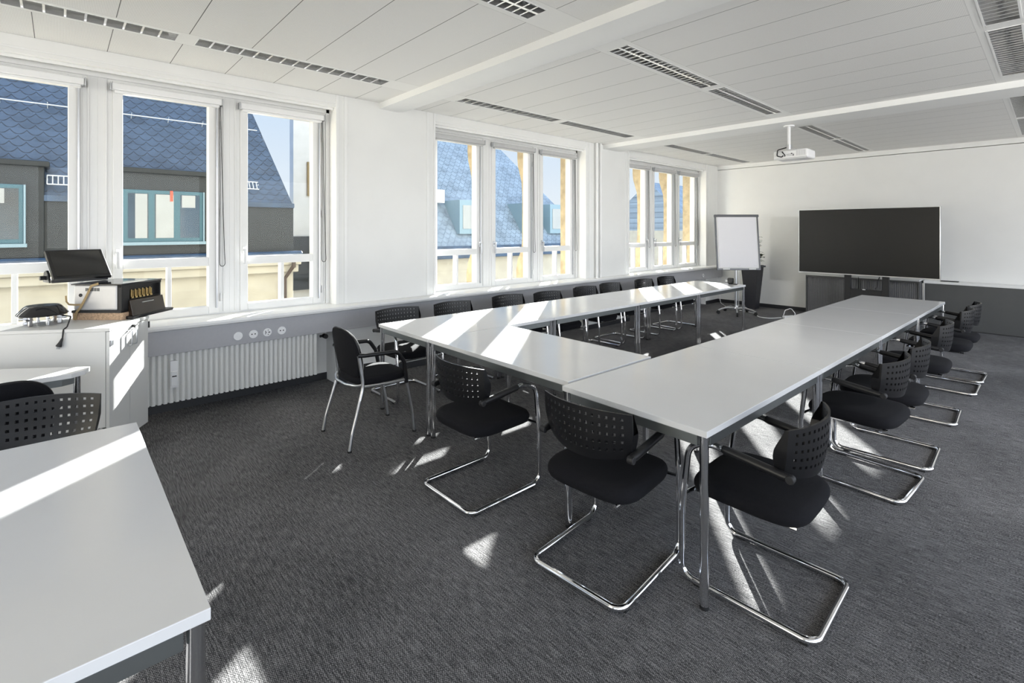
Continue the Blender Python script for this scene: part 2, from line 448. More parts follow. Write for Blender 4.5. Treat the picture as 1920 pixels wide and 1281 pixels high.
# ------------------------------------------------------------------ sill, trunking, radiator, pipes, baseboards
prof = [(NX + .02, .752), (-4.772, .752), (-4.760, .757), (-4.755, .775), (-4.760, .793), (-4.775, .80), (NX + .02, .80)]
struct(MB().prism(prof, FY, BY, 'y'), 'window_sill', SILLW)
mb = MB().box(-4.90, -4.80, FY, BY, .555, .750)
duct = mb.build('cable_trunking', GREYDUCT, bevel=.003)
tag(duct, 'long grey cable trunking running under the white window sill', 'cable duct')
for k, yy in enumerate((1.148, 1.271, 1.386, 1.51, 9.63)):
    sk = MB().cyl((-4.80, yy, .632), (-4.790, yy, .632), .036, 24).build('blank_cover' if k == 0 else 'power_socket', PLASTW, duct)
    if k:
        h = MB()
        for dy in (-.013, .013): h.cyl((-4.7905, yy + dy, .632), (-4.7885, yy + dy, .632), .0055, 10)
        if k == 2:
            for a in range(5): h.cyl((-4.7905, yy + .02 * cos(a * 1.257), .632 + .02 * sin(a * 1.257)), (-4.7885, yy + .02 * cos(a * 1.257), .632 + .02 * sin(a * 1.257)), .004, 8)
        h.build('socket_hole', BLACKM, sk)

rad = thing('radiator', 'white ribbed panel radiator on the wall under the near window sill', 'radiator', (-4.87, 1.09, .15))
mb = MB(); L0, L1 = -.84, .79; pitch = .0402; nf = int((L1 - L0) / pitch)
prof = []
for k in range(nf):
    y = L0 + k * pitch
    prof += [(.0, y), (.004, y + .004), (.030, y + .008), (.034, y + .013), (.034, y + .028), (.030, y + .033), (.004, y + .037)]
prof += [(0, L0 + nf * pitch), (-.03, L0 + nf * pitch), (-.03, L0)]
mb.prism(prof, 0, .40, 'z'); mb.build('panel', RADW, rad, smooth=50)
MB().box(.03, .055, -.43, -.375, .125, .345).box(.03, .06, -.425, -.38, .14, .26).build('heat_meter', PLASTW, rad, bevel=.004, label='white clip-on heat meter')
MB().box(.060, .062, -.418, -.387, .215, .224).build('display', BLACKM, rad)
MB().cyl((.0, .80, .36), (.0, .87, .36), .013, 12).cyl((.0, .84, .36), (.055, .84, .36), .022, 14).build('valve', BLACKP, rad, label='black thermostat valve')
for ya in (-.80, .70): MB().box(-.25, -.03, ya, ya + .04, .1, .16).build('wall_bracket', RADW, rad)

for k, (yy, r) in enumerate(((6.255, .024), (6.345, .020))):
    pm = MB().cyl((WX + .045, yy, .80), (WX + .045, yy, HC), r, 16)
    p = pm.build('heating_pipe', FRAMEW)
    tag(p, ['thicker white heating pipe on the window wall pier, nearer the middle windows', 'thinner white heating pipe beside the pier corner under the second beam'][k], 'pipe', 'white heating pipes')
    if k == 1: MB().cyl((WX + .045, yy, 1.99), (WX + .045, yy, 2.03), r + .006, 16).build('pipe_collar', FRAMEW, p)

mb = MB()
for g in GR: mb.box(NX, NX + .012, g, g + GW, 0, .07)
for a, b in ((FY, GR[0]), (GR[0] + GW, GR[1]), (GR[1] + GW, GR[2]), (GR[2] + GW, BY)): mb.box(WX, WX + .012, a, b, 0, .07)
struct(mb, 'baseboard_left', DARKBASE, smooth=0)
struct(MB().box(WX, -3.06, BY - .014, BY, 0, .07), 'baseboard_back', DARKBASE, smooth=0)

# ------------------------------------------------------------------ ceiling louvre lights
proto = {}
names = {'window': ['nearest the camera along the window wall, cut by the photo edge', 'just short of the first beam along the window wall', 'just past the first beam along the window wall',
                    'before the second beam along the window wall', 'just past the second beam along the window wall', 'nearest the far wall along the window wall'],
         'middle': ['nearest the camera in the middle lamp row', 'cut by the top edge, short of the first beam, middle row', 'just past the first beam in the middle lamp row',
                    'before the second beam in the middle lamp row', 'beside the projector past the second beam, middle row', 'nearest the far wall in the middle lamp row'],
         'right': ['at the top right corner of the photo, right lamp row', 'just before the second beam in the right lamp row', 'just past the second beam in the right lamp row', 'nearest the far wall in the right lamp row']}
cnt = {'window': 0, 'middle': 0, 'right': 0}
for (xc, hw, y0, y1, row) in lamps:
    i = cnt[row]; cnt[row] += 1
    if row == 'middle' and i == 0: pass
    lab = 'louvre ceiling light ' + names[row][i]
    t = thing('ceiling_light', lab, 'ceiling light', (xc, (y0 + y1) / 2, HC), 0, 'recessed louvre ceiling lights')
    L = (y1 - y0) / 2; D = .075
    m = MB()
    m.box(-hw, -hw + .004, -L, L, -.002, D).box(hw - .004, hw, -L, L, -.002, D).box(-hw, hw, -L, -L + .004, -.002, D).box(-hw, hw, L - .004, L, -.002, D).box(-hw - .003, hw + .003, -L - .003, L + .003, D, D + .004)
    m.build('housing', MIRROR, t, smooth=0)
    m = MB(); w = .008
    m.box(-hw - w, -hw + .003, -L - w, L + w, -.003, .0).box(hw - .003, hw + w, -L - w, L + w, -.003, .0).box(-hw, hw, -L - w, -L + .003, -.003, 0).box(-hw, hw, L - .003, L + w, -.003, 0)
    m.build('rim', WHITE, t, smooth=0)
    nb = 15 if row == 'window' else 22
    m = MB()
    for k in range(1, nb):
        y = -L + 2 * L * k / nb
        m.prism([(y - .006, .004), (y + .006, .004), (y + .0015, .045), (y - .0015, .045)], -hw + .004, hw - .004, 'x')
    m.build('louvre_blades', MIRROR, t, smooth=0)
    m = MB()
    if row == 'middle':
        m.prism([(-.010, .003), (.010, .003), (.002, .05), (-.002, .05)], -L + .004, L - .004, 'y')
        m.build('divider', MIRROR, t, smooth=0); m = MB()
        for dx in (-.042, .042): m.cyl((dx, -L + .03, .058), (dx, L - .03, .058), .011, 10)
    else: m.cyl((0, -L + .03, .058), (0, L - .03, .058), .012, 10)
    m.build('lamp_tube', TUBE, t)

# ------------------------------------------------------------------ projector
pj = thing('projector', 'white ceiling projector on a short pole under the second beam', 'projector', (-2.217, 6.86, 2.44))
MB().box(-.198, .198, -.14, .15, .005, .118).build('body', PLASTW, pj, bevel=.02)
MB().box(-.19, .19, -.142, -.138, .0, .02).build('lower_trim', SATIN, pj)
MB().cyl((-.02, -.12, .17), (-.02, -.12, .418), .019, 16).build('pole', PLASTW, pj)
MB().cyl((-.02, -.12, .405), (-.02, -.12, .420), .062, 24).build('ceiling_flange', PLASTW, pj)
MB().box(-.07, .06, -.13, .05, .118, .125).cyl((-.02, -.12, .12), (-.02, -.12, .18), .028, 16).build('mount_plate', SATIN, pj)
m = MB()
for k in range(8): m.box(-.04 + k * .011, -.034 + k * .011, -.1425, -.139, .045, .050).box(-.04 + k * .011, -.034 + k * .011, -.1425, -.139, .06, .065)
m.box(.012, .024, -.1425, -.139, .062, .074).box(.03, .044, -.1425, -.139, .042, .054)
m.build('connector', BLACKM, pj)
m = MB().tube(fillet([(-.04, -.125, .15), (-.14, -.155, .125), (-.145, -.165, .05), (-.09, -.16, .03), (-.08, -.145, .05)], .02), .007, 8)
m.tube(fillet([(-.08, -.145, .09), (-.09, -.165, .10), (-.05, -.17, .05), (-.06, -.145, .04)], .012), .006, 8)
m.build('cable', BLACKM, pj)
m = MB()
for k in range(9): m.box(.07 + k * .012, .074 + k * .012, -.1415, -.139, .035, .10)
m.build('vent', APPL, pj)

# ------------------------------------------------------------------ tables
def make_table(label, w, l, group=None, origin=(0, 0), rz=0, name='conference_table'):
    """local x: 0..w, y: 0..l, top surface at .74"""
    t = thing(name, label, 'table', (origin[0], origin[1], 0), rz, group)
    g = .0018
    MB().box(g, w - g, g, l - g, .713, .74).build('tabletop', LAM, t, smooth=0, bevel=.0018)
    i0, i1, th = .012, .032, .667
    MB().box(.05, w - .05, i0, i1, th, .708).box(.05, w - .05, l - i1, l - i0, th, .708).box(i0, i1, .05, l - .05, th, .708).box(w - i1, w - i0, .05, l - .05, th, .708).box(.02, w - .02, .02, l - .02, .706, .7125).build('apron', STEEL, t, smooth=0, bevel=.0015)
    r = .0185
    for (x, y) in ((.026, .026), (w - .026, .026), (.026, l - .026), (w - .026, l - .026)):
        lg = MB().cyl((x, y, .018), (x, y, .712), r, 20).build('leg', CHROME, t)
        MB().lathe([(.014, 0), (.018, .003), (.018, .012), (.011, .017), (.011, .022)], (x, y, 0), 16).build('foot', RUBBER, lg)
    return t
W, TL = .799, 1.3734
xr, yr, ar = -1.7424, 1.9451, -.0205
xl, yl, al = -3.9596, 2.0441, -.0135
lr = ['white table at the corner beside the silver-legged chair, first of the window-side row', 'white table in the window-side row just past the inner corner', 'white table third along the window-side row', 'white table at the far end of the window-side row, under the small black gadget']
rr = ['white table at the near corner of the right-hand row, closest to the camera', 'white table second along the right-hand row', 'white table third along the right-hand row', 'white table at the far end of the right-hand row, nearest the screen']
for k in range(4):
    make_table(lr[k], W, TL, 'white conference tables', (xl - sin(al) * TL * k, yl + cos(al) * TL * k), al)
    make_table(rr[k], W, TL, 'white conference tables', (xr - sin(ar) * TL * k, yr + cos(ar) * TL * k), ar)
x0c = xl + W * cos(al) + .004; y0c = yl + W * sin(al) + .004
make_table('white table set crosswise joining the two long rows, with sunlit stripes', 1.395, W, 'white conference tables', (x0c, y0c), al)
make_table('large white table in the left foreground, cut by the photo edge', 1.405, .81, None, (-2.634, -.566), 0)
# trapezoid table beside the cabinet
tt = thing('trapezoid_table', 'white angled table end behind the black-backed chairs, in front of the white cabinet', 'table', (-3.80, .11, 0))
poly = [(-.09, .025), (-.01, .0), (.035, -.06), (.06, -.95), (-.70, -.95), (-.38, -.375)]
MB().prism(poly, .713, .74, 'z').build('tabletop', LAM, tt, smooth=0, bevel=.002)
MB().prism([(-.08, -.03), (-.03, -.05), (.0, -.10), (.02, -.90), (-.62, -.90), (-.33, -.36)], .667, .7125, 'z').build('apron', STEEL, tt, smooth=0)
for (x, y) in ((-.045, -.035), (.015, -.90), (-.60, -.90)):
    lg = MB().cyl((x, y, .018), (x, y, .712), .0185, 18).build('leg', CHROME, tt)
    MB().lathe([(.014, 0), (.018, .003), (.018, .012), (.011, .022)], (x, y, 0), 14).build('foot', RUBBER, lg)

# ------------------------------------------------------------------ cantilever chair
def cantilever_chair():
    t = thing('cantilever_chair', 'black perforated-back chair', 'chair')
    h = .238; r = .0135
    side = [(h - .004, .11, .600), (h + .004, .40, .640), (h + .004, .508, .612), (h + .002, .542, .32), (h, .545, r + .003), (h, r, r + .003)]
    pts = side + [(-p[0], p[1], p[2]) for p in side[::-1]]
    path = fillet(pts, [.10, .085, .3, .055, .05, .05, .055, .3, .085, .10], 7)
    MB().tube(path, r, 12).build('cantilever_frame', CHROME, t)
    for s in (-1, 1):
        MB().tube([(s * (h - .006), .095, .600), (s * (h - .003), .13, .604), (s * (h + .003), .345, .6335), (s * (h + .003), .36, .6355)], .019, 14, radii=[.015, .0185, .0185, .0155]).build('armrest', BLACKP, t)
    # perforated shell
    ncol, nrow = 14, 5
    us = [-1.07, -1.0, -.955]; holes_u = []
    for k in range(ncol):
        c = -.84 + 1.68 * k / (ncol - 1); us += [c - .027, c + .027]; holes_u.append(c)
    us += [.955, 1.0, 1.07]
    vs = [0, .02, .09]; holes_v = []
    for k in range(nrow):
        c = .22 + .66 * k / (nrow - 1); vs += [c - .030, c + .030]; holes_v.append(c)
    vs += [.955, 1.0]
    def P(u, v, off):
        zb = .560 + .034 * u * u; zt = .789 - .006 * u * u
        w = .220 + .016 * min(1, v * 2.0)
        fwd = 0
        if abs(u) > 1.01: u = math.copysign(1.0, u); fwd = .006 + .034 * sin(pi * min(1, max(0, .15 + v * .85))) ** 1.5
        if abs(u) > .98 and v < .01: u *= .975
        x = u * w; y = .056 + .068 * abs(u) ** 2.1 - .020 * (v - .45) + .05 * (v - .45) ** 2 * (1 if v < .45 else .2)
        z = zb + (zt - zb) * v
        return Vector((x, y - off + fwd, z))
    mb = MB(); bm = mb.bm; grid = []
    for off in (0, .009):
        grid.append([[bm.verts.new(P(u, v, off)) for u in us] for v in vs])
    nu, nv = len(us), len(vs)
    def is_hole(i, j):
        cu, cv = (us[i] + us[i + 1]) / 2, (vs[j] + vs[j + 1]) / 2
        return any(abs(cu - c) < .01 for c in holes_u) and any(abs(cv - c) < .01 for c in holes_v)
    solid = [[not is_hole(i, j) for i in range(nu - 1)] for j in range(nv - 1)]
    def sol(i, j): return 0 <= i < nu - 1 and 0 <= j < nv - 1 and solid[j][i]
    for j in range(nv - 1):
        for i in range(nu - 1):
            if not solid[j][i]: continue
            a = grid[0]; b = grid[1]
            bm.faces.new((a[j][i], a[j][i + 1], a[j + 1][i + 1], a[j + 1][i])); bm.faces.new((b[j][i], b[j + 1][i], b[j + 1][i + 1], b[j][i + 1]))
            for (di, dj, p, q) in ((0, -1, (j, i), (j, i + 1)), (0, 1, (j + 1, i + 1), (j + 1, i)), (-1, 0, (j + 1, i), (j, i)), (1, 0, (j, i + 1), (j + 1, i + 1))):
                if not sol(i + di, j + dj):
                    bm.faces.new((a[q[0]][q[1]], a[p[0]][p[1]], b[p[0]][p[1]], b[q[0]][q[1]]))
    mb.build('backrest', BLACKP, t, smooth=40)
    for s in (-1, 1): MB().cyl((s * .222, .100, .600), (s * .252, .100, .600), .0165, 14).build('backrest_joint', BLACKM, t, bevel=.003)
    def seatf(p):
        y = p.y
        z = p.z - .012 * max(0, (y / .235)) ** 3 - .006 * (1 - (p.x / .235) ** 2) * (1 if p.z > .44 else 0)
        return Vector((p.x * (1 - .03 * (y / .235)), y + .298, z))
    MB().pillow(.236, .242, [(.90, .392), (.97, .400), (1.0, .418), (1.0, .432), (.985, .446), (.95, .457), (.86, .465), (.6, .470), (.3, .470)], 4.2, 48, seatf).build('seat', FABRIC, t, smooth=60)
    MB().box(-.185, .185, .13, .48, .383, .394).build('seat_pan', BLACKM, t, smooth=0)
    m = MB().tube([(-h - .002, .540, .375), (-.15, .525, .377), (.15, .525, .377), (h + .002, .540, .375)], .009, 8)
    m.tube([(.16, .52, .377), (.16, .10, .377)], .009, 8).tube([(-.16, .52, .377), (-.16, .10, .377)], .009, 8)
    m.build('seat_support', CHROME, t)
    for (x, y) in ((-h, .055), (h, .055), (-h, .47), (h, .47)):
        MB().box(x - .010, x + .010, y - .016, y + .016, 0, .010).build('glide', RUBBER, t, bevel=.002)
    return t
proto_chair = cantilever_chair()
used = [False]
def place_chair(rear, rz, label, group=None):
    """rear: centre of the rear floor bar"""
    o = proto_chair if not used[0] else copy_tree(proto_chair)
    used[0] = True
    o.location = (rear[0] + sin(rz) * .0125, rear[1] - cos(rz) * .0125, 0); o.rotation_euler.z = rz
    o['label'] = label
    if group: o['group'] = group
G1 = 'black cantilever chairs around the tables'
place_chair((-2.364, 1.636), 0, 'black perforated-back cantilever chair at the crosswise table, right of the silver-legged chair', G1)
place_chair((-1.415, 1.650), radians(4), 'black perforated-back cantilever chair in the centre foreground, at the near end of the right-hand row', G1)
place_chair((-.597, 2.306), radians(90.9), 'nearest black cantilever chair along the right side, beside the near table corner', G1)
for (x, y, a, lab) in ((-.557, 3.732, 86, 'second black cantilever chair along the right-hand row counting from the camera'),
                       (-.535, 4.342, 91.3, 'third black cantilever chair along the right-hand row counting from the camera'),
                       (-.527, 5.437, 91.8, 'fourth black cantilever chair along the right-hand row counting from the camera'),
                       (-.490, 6.525, 89.7, 'fifth black cantilever chair along the right-hand row, one before the farthest'),
                       (-.480, 7.08, 89, 'farthest black cantilever chair on the right-hand row, nearest the grey counter')):
    place_chair((x, y), radians(a), lab, G1)
bp = [(-4.345, 2.449, -90), (-4.325, 3.094, -90), (-4.35, 3.906, -91), (-4.25, 4.474, -90), (-4.29, 5.253, -90), (-4.335, 5.875, -90), (-4.32, 6.72, -90), (-4.31, 7.36, -92)]
ords = ['first', 'second', 'third', 'fourth', 'fifth', 'sixth', 'seventh', 'eighth and farthest']
for k, (x, y, a) in enumerate(bp):
    place_chair((x - .10, y), radians(a), '%s black cantilever chair on the window side, counting from the camera end' % ords[k], G1)
d = radians(-105)
place_chair((-3.084 + sin(d) * .115, -.087 - cos(d) * .115), d, 'black perforated-back chair at the left photo edge, pushed against the foreground table')

# ------------------------------------------------------------------ four-legged chairs
def visitor_chair():
    t = thing('visitor_chair', '', 'chair')
    for s in (-1, 1):
        pts = [(s * .245, .0, .006), (s * .242, .02, .12), (s * .230, .085, .34), (s * .224, .108, .42), (s * .222, .108, .47), (s * .217, .095, .57), (s * .214, .082, .655)]
        MB().tube(fillet(pts, .15, 5), .0125, 12).build('rear_leg', SATIN, t)
        pts = [(s * .218, .530, .006), (s * .218, .515, .14), (s * .222, .462, .40), (s * .224, .450, .45)]
        MB().tube(fillet(pts, .2, 5), .0115, 12).build('front_leg', SATIN, t)
        pts = [(s * .220, .075, .658), (s * .238, .12, .657), (s * .240, .375, .645), (s * .236, .432, .56), (s * .228, .452, .44), (s * .225, .457, .395)]
        MB().tube(fillet(pts, [.05, .06, .05, .05], 6), .0155, 12).build('armrest', BLACKP, t)
    m = MB()
    for s in (-1, 1): m.tube([(s * .224, .108, .43), (s * .222, .30, .420), (s * .223, .455, .420)], .010, 10)
    m.tube(fillet([(-.224, .108, .445), (-.19, .075, .435), (-.08, .04, .43), (.08, .04, .43), (.19, .075, .435), (.224, .108, .445)], .08), .010, 10)
    m.build('seat_rail', SATIN, t)
    def sf(p): return Vector((p.x, p.y + .285, p.z - .012 * max(0, p.y / .24) ** 3 + .02 * max(0, -p.y / .24) ** 3))
    MB().pillow(.214, .225, [(.92, .424), (.98, .43), (1, .445), (.99, .46), (.95, .472), (.85, .480), (.5, .484)], 3.6, 44, sf).build('seat', FABRIC, t, smooth=60)
    def bf(p):   # p.x across, p.y up (0 centre), p.z thickness -> rear is -y
        u = p.x / .215; v = p.y / .19
        w = 1 - .10 * max(0, v) ** 2 - .16 * max(0, -v) ** 2
        return Vector((p.x * w, .062 - .035 * v + .035 * u * u + p.z, .642 + p.y))
    MB().pillow(.215, .190, [(.93, -.022), (.985, -.018), (1.0, -.008), (1.0, .006), (.97, .018), (.88, .026), (.5, .028)], 3.0, 48, bf).build('backrest', FABRIC, t, smooth=60)
    MB().tube([bf(Vector((.215 * 1.005 * math.copysign(abs(cos(a)) ** (2 / 3), cos(a)), .19 * 1.005 * math.copysign(abs(sin(a)) ** (2 / 3), sin(a)), -.004))) for a in [2 * pi * k / 60 for k in range(60)]], .006, 8, closed=True).build('backrest_edging', BLACKP, t)
    for (x, y) in ((-.245, 0), (.245, 0), (-.218, .53), (.218, .53)):
        MB().cyl((x, y, 0), (x, y, .012), .015, 12).build('foot', RUBBER, t)
    return t
vc = visitor_chair(); vc['label'] = 'black upholstered chair with four curved silver legs and black arms at the left table corner'
vc.location = (-3.565, 1.50, 0); vc.rotation_euler.z = radians(-1)
v2 = copy_tree(vc); v2['label'] = 'black upholstered chair back at the left photo edge, behind the perforated chair back'
v2.location = (-3.300, -.215, 0); v2.rotation_euler.z = radians(100)

# ------------------------------------------------------------------ white cabinet by the window and what stands on it
A = Vector((-4.060, .234)); B = Vector((-4.449, .477)); Cc = Vector((-4.411, -.249))
u = (B - A).normalized(); v = Vector((u.y, -u.x))
if v.dot(Cc - A) < 0: v = -v
wd = (B - A).length; dp = (Cc - A).length
ZB, ZT = .156, .932
D0 = A + v * dp; D1 = B + v * dp
def clip(poly, xmin):
    out = []
    for i in range(len(poly)):
        p, q = poly[i], poly[(i + 1) % len(poly)]
        if p.x >= xmin: out.append(p)
        if (p.x >= xmin) != (q.x >= xmin):
            t = (xmin - p.x) / (q.x - p.x); out.append(p + (q - p) * t)
    return out
cab = thing('white_cabinet', 'low white two-door cabinet standing diagonally by the near windows', 'cabinet', (A.x, A.y, 0))
def rel(p): return (p.x - A.x, p.y - A.y)
quad = [A - u * 0 - v * 0, B, D1, D0]
body = clip([A + u * .0 + v * .022, B + v * .022, D1, D0], -4.748)
MB().prism([rel(p) for p in body], ZB, ZT - .022, 'z').build('carcass', CABW, cab, smooth=0)
top = clip([A - u * .004 - v * .004, B + u * .004 - v * .004, D1 + v * .004 + u * .004, D0 + v * .004 - u * .004], -4.99)
MB().prism([rel(p) for p in top], ZT - .021, ZT, 'z').build('cabinet_top', CABW, cab, smooth=0, bevel=.002)
half = wd / 2
for k in range(2):
    p0 = A + u * (half * k + .002) ; p1 = A + u * (half * (k + 1) - .002)
    dr = MB().prism([rel(p0), rel(p1), rel(p1 + v * .02), rel(p0 + v * .02)], ZB + .004, ZT - .025, 'z').build('door', CABW, cab, smooth=0, bevel=.0015)
    hp = A + u * (half - .028 if k == 0 else half + .028) - v * .028
    q = lambda p, z: Vector((*rel(p), z))
    MB().tube(fillet([q(hp + v * .028, .775), q(hp, .775), q(hp, .875), q(hp + v * .028, .875)], .008), .004, 8).build('handle', SATIN, dr)
hp = A + u * .012 - v * .006
MB().box(-.012, .012, -.005, .005, .815, .852, Matrix.Translation((*rel(A + u * .022 - v * .003), 0)) @ Matrix.Rotation(atan2(u.y, u.x), 4, 'Z')).build('door_hinge', SATIN, cab, bevel=.002)
kp = A + u * (half + .025) - v * .012
MB().cyl(q(kp + v * .012, .897), q(kp - v * .004, .897), .010, 12).cyl(q(kp - v * .01 - u * .012, .890), q(kp - v * .01 + u * .03, .904), .006, 8).build('lock_key', BLACKP, cab)
MB().box(-.004, .008, -.006, .006, .845, .89, Matrix.Translation((*rel(B + u * .002), 0)) @ Matrix.Rotation(atan2(u.y, u.x), 4, 'Z')).build('hinge_pin', BLACKP, cab)
for p in (A + u * .05 + v * .07, B - u * .06 + v * .07, D0 + u * .10 - v * .07):
    MB().cyl((*rel(p), .05), (*rel(p), ZB), .016, 12).cyl((rel(p)[0] - .012, rel(p)[1], .035), (rel(p)[0] + .012, rel(p)[1], .035), .035, 16).build('castor', BLACKP, cab)

FL = Vector((-4.584, .064)); e1 = Vector((.6746, .7382)).normalized(); e2 = Vector((-e1.y, e1.x))
def LM(org, z): # local: x along e1, y along e2 (away from the camera)
    return Matrix(((e1.x, e2.x, 0, org.x), (e1.y, e2.y, 0, org.y), (0, 0, 1, z), (0, 0, 0, 1)))
def lthing(name, label, cat, org, z):
    t = thing(name, label, cat); t.matrix_world = LM(org, z); return t
FL = FL + e2 * .0
BD = .35     # depth of the machine that fits in front of the window
brd = lthing('base_board', 'chipboard block under the silver grey machine on the white cabinet', 'board', FL, ZT)
MB().box(0, .350, .004, BD - .05, 0, .050).build('chipboard_block', WOODB, brd, smooth=0, bevel=.002)
mc = lthing('dispensing_machine', 'silver grey box machine with open black front showing brass slots, on the white cabinet', 'machine', FL, ZT + .0505)
H = .200; WM = .343
MB().box(.008, WM - .03, .0, BD, .016, H - .008).build('casing', APPL, mc, smooth=0, bevel=.012)
MB().box(-.005, WM + .006, -.006, BD + .04, H - .008, H + .001).build('lid', BLUEGLOSS, mc, smooth=0, bevel=.003)
MB().box(.0, WM, -.004, BD, 0, .016).build('base_plate', BLACKM, mc, smooth=0)
m = MB().box(WM - .03, WM, .0, .07, .0, H - .009).box(WM - .03, WM, BD + .015, BD + .03, .0, H - .009).box(WM - .03, WM - .022, 0, BD + .03, 0, H - .009).box(WM - .03, WM, 0, BD + .03, 0, .012).box(WM - .03, WM + .002, .0, BD + .032, H - .026, H - .009).box(WM - .022, WM, .06, BD + .02, .080, .086)
m.build('front_housing', BLACKM, mc, smooth=0)
m = MB()
for k in range(6):
    yy = .095 + k * .036
    m.box(WM - .016, WM - .008, yy, yy + .009, .087, .150).box(WM - .010, WM - .005, yy + .013, yy + .018, .087, .142).box(WM - .012, WM - .002, yy, yy + .020, .087, .098)
m.build('brass_slot', BRASS, mc, smooth=0, label='row of brass slot guides')
m = MB().prism([(WM + .002, -.030), (WM + .040, -.036), (WM + .016, .078), (WM + .004, .078)], .055, BD + .03, 'y')
fl = m.build('front_flap', BROWNFLAP, mc, smooth=0, bevel=.003)
MB().box(WM + .0225, WM + .0285, .16, .27, .050, .055).build('flap_handle', SATIN, fl)
MB().prism([(WM - .012, -.048), (WM + .050, -.050), (WM + .054, -.030), (WM - .012, -.028)], .03, BD + .10, 'y').build('tray', BLACKP, mc, smooth=0, bevel=.004)
m = MB()
for k in range(9): m.box(.095 + k * .011, .101 + k * .011, -.0015, .001, .150, .172)
m.build('vent_slot', BLACKM, mc, smooth=0)
MB().cyl((.060, .001, .122), (.060, -.003, .122), .012, 16).build('button', BLACKM, mc)
# touch screen standing on the machine
TO = FL - e1 * .150 + e2 * .030
ts = thing('touch_screen', 'black tilted touch screen on a stand on top of the grey machine', 'screen')
ca, sa = cos(radians(57)), sin(radians(57)); f1 = e1 * ca + e2 * sa; f2 = e2 * ca - e1 * sa
ts.matrix_world = Matrix(((f1.x, f2.x, 0, TO.x), (f1.y, f2.y, 0, TO.y), (0, 0, 1, ZT + .0505 + H + .004), (0, 0, 0, 1)))
MB().box(-.02, .30, -.02, .17, 0, .020).build('stand_base', BLACKP, ts, bevel=.004)
tl = radians(47)
for xx in (-.026, .285):
    MB().prism([(.01, .0), (.14, .0), (.14, .04), (.12, .075), (.08, .085), (.045, .06)], xx, xx + .016, 'x').build('stand_cheek', BLACKP, ts, bevel=.003)
MB().cyl((-.055, .09, .032), (-.022, .09, .032), .015, 14).build('tilt_knob', BLACKP, ts)
M = Matrix.Translation((0, -.035, .030)) @ Matrix.Rotation(-tl, 4, 'X')
MB().box(-.012, .318, .0, .026, 0, .285, M).build('display_housing', BLACKP, ts, bevel=.004)
MB().box(.008, .298, -.0015, .0005, .022, .265, M).build('display_glass', SCREENG, ts, smooth=0)
MB().tube([(.06, -.008, .012), (.14, -.008, .016), (.16, -.008, .020)], .003, 6).build('cable_clip', SATIN, ts)
# webbing strap round the machine
m = MB()
def band(m, pts, w):
    pts = [Vector(p) for p in pts]
    L = []
    for i, p in enumerate(pts):
        d = (pts[min(i + 1, len(pts) - 1)] - pts[max(i - 1, 0)]).normalized()
        sd = d.cross(Vector((0, -1, 0)));  sd = sd.normalized() if sd.length > .05 else Vector((1, 0, 0))
        L.append([m.bm.verts.new(p + sd * w / 2), m.bm.verts.new(p - sd * w / 2), m.bm.verts.new(p - sd * w / 2 + Vector((0, .002, 0))), m.bm.verts.new(p + sd * w / 2 + Vector((0, .002, 0)))])
    for a, b in zip(L, L[1:]):
        for k in range(4): m.bm.faces.new((a[k], a[(k + 1) % 4], b[(k + 1) % 4], b[k]))
    m.bm.faces.new(L[0][::-1]); m.bm.faces.new(L[-1])
band(m, [(.19, -.010, .203), (.142, -.012, .188), (.118, -.012, .135), (.092, -.014, .08), (.070, -.015, .040), (.040, -.012, .004), (.026, -.010, -.046)], .016)
band(m, [(-.033, -.012, .120), (-.028, -.013, .08), (-.01, -.014, .060), (.036, -.014, .057), (.078, -.015, .059)], .012)
st = lthing('webbing_strap', 'tan webbing strap hanging across the front of the grey machine', 'strap', FL, ZT + .0505)
m.build('strap_band', STRAP, st, smooth=0)
# round black device on clips, with its cable and plug
dc = Vector((-4.525, -.082))
dv = thing('round_device', 'black flat round device on little metal clip feet on the white cabinet', 'device', (dc.x, dc.y, ZT))
MB().lathe([(.085, .058), (.124, .062), (.131, .070), (.124, .081), (.094, .120), (.088, .124)], (0, 0, 0), 40).build('housing', BLUEGLOSS, dv)
MB().cyl((0, 0, .1242), (0, 0, .127), .083, 36).build('top_disc', SCREENG, dv)
for k in range(6):
    a = k * pi / 3 + .3
    MB().box(-.012, .012, -.006, .006, 0, .061, Matrix.Translation((.085 * cos(a), .085 * sin(a), 0)) @ Matrix.Rotation(a, 4, 'Z')).cyl((.07 * cos(a), .07 * sin(a), .04), (.12 * cos(a), .12 * sin(a), .04), .008, 8).build('clip_foot', SATIN, dv, bevel=.003)
T = lambda w: (w[0] - dc.x, w[1] - dc.y, w[2] - ZT)
pts = fillet([T((-4.43, .0, .998)), T((-4.33, .055, .992)), T((-4.235, .035, .94)), T((-4.188, .018, .932)), T((-4.183, .013, .875))], [.03, .02, .015], 6)
cb = MB().tube(pts, .0042, 8).build('power_cable', BLACKM, dv)
MB().tube([T((-4.183, .013, .878)), T((-4.186, .004, .852)), T((-4.190, -.004, .830))], .012, 10, radii=[.006, .010, .016]).build('plug', BLACKM, dv)
m = MB()
for dy in (-.008, 0, .008): m.cyl(T((-4.190 + dy * .6, -.004 + dy * .8, .830)), T((-4.194 + dy * .6, -.008 + dy * .8, .813)), .0022, 8)
m.build('plug_pin', SATIN, dv)

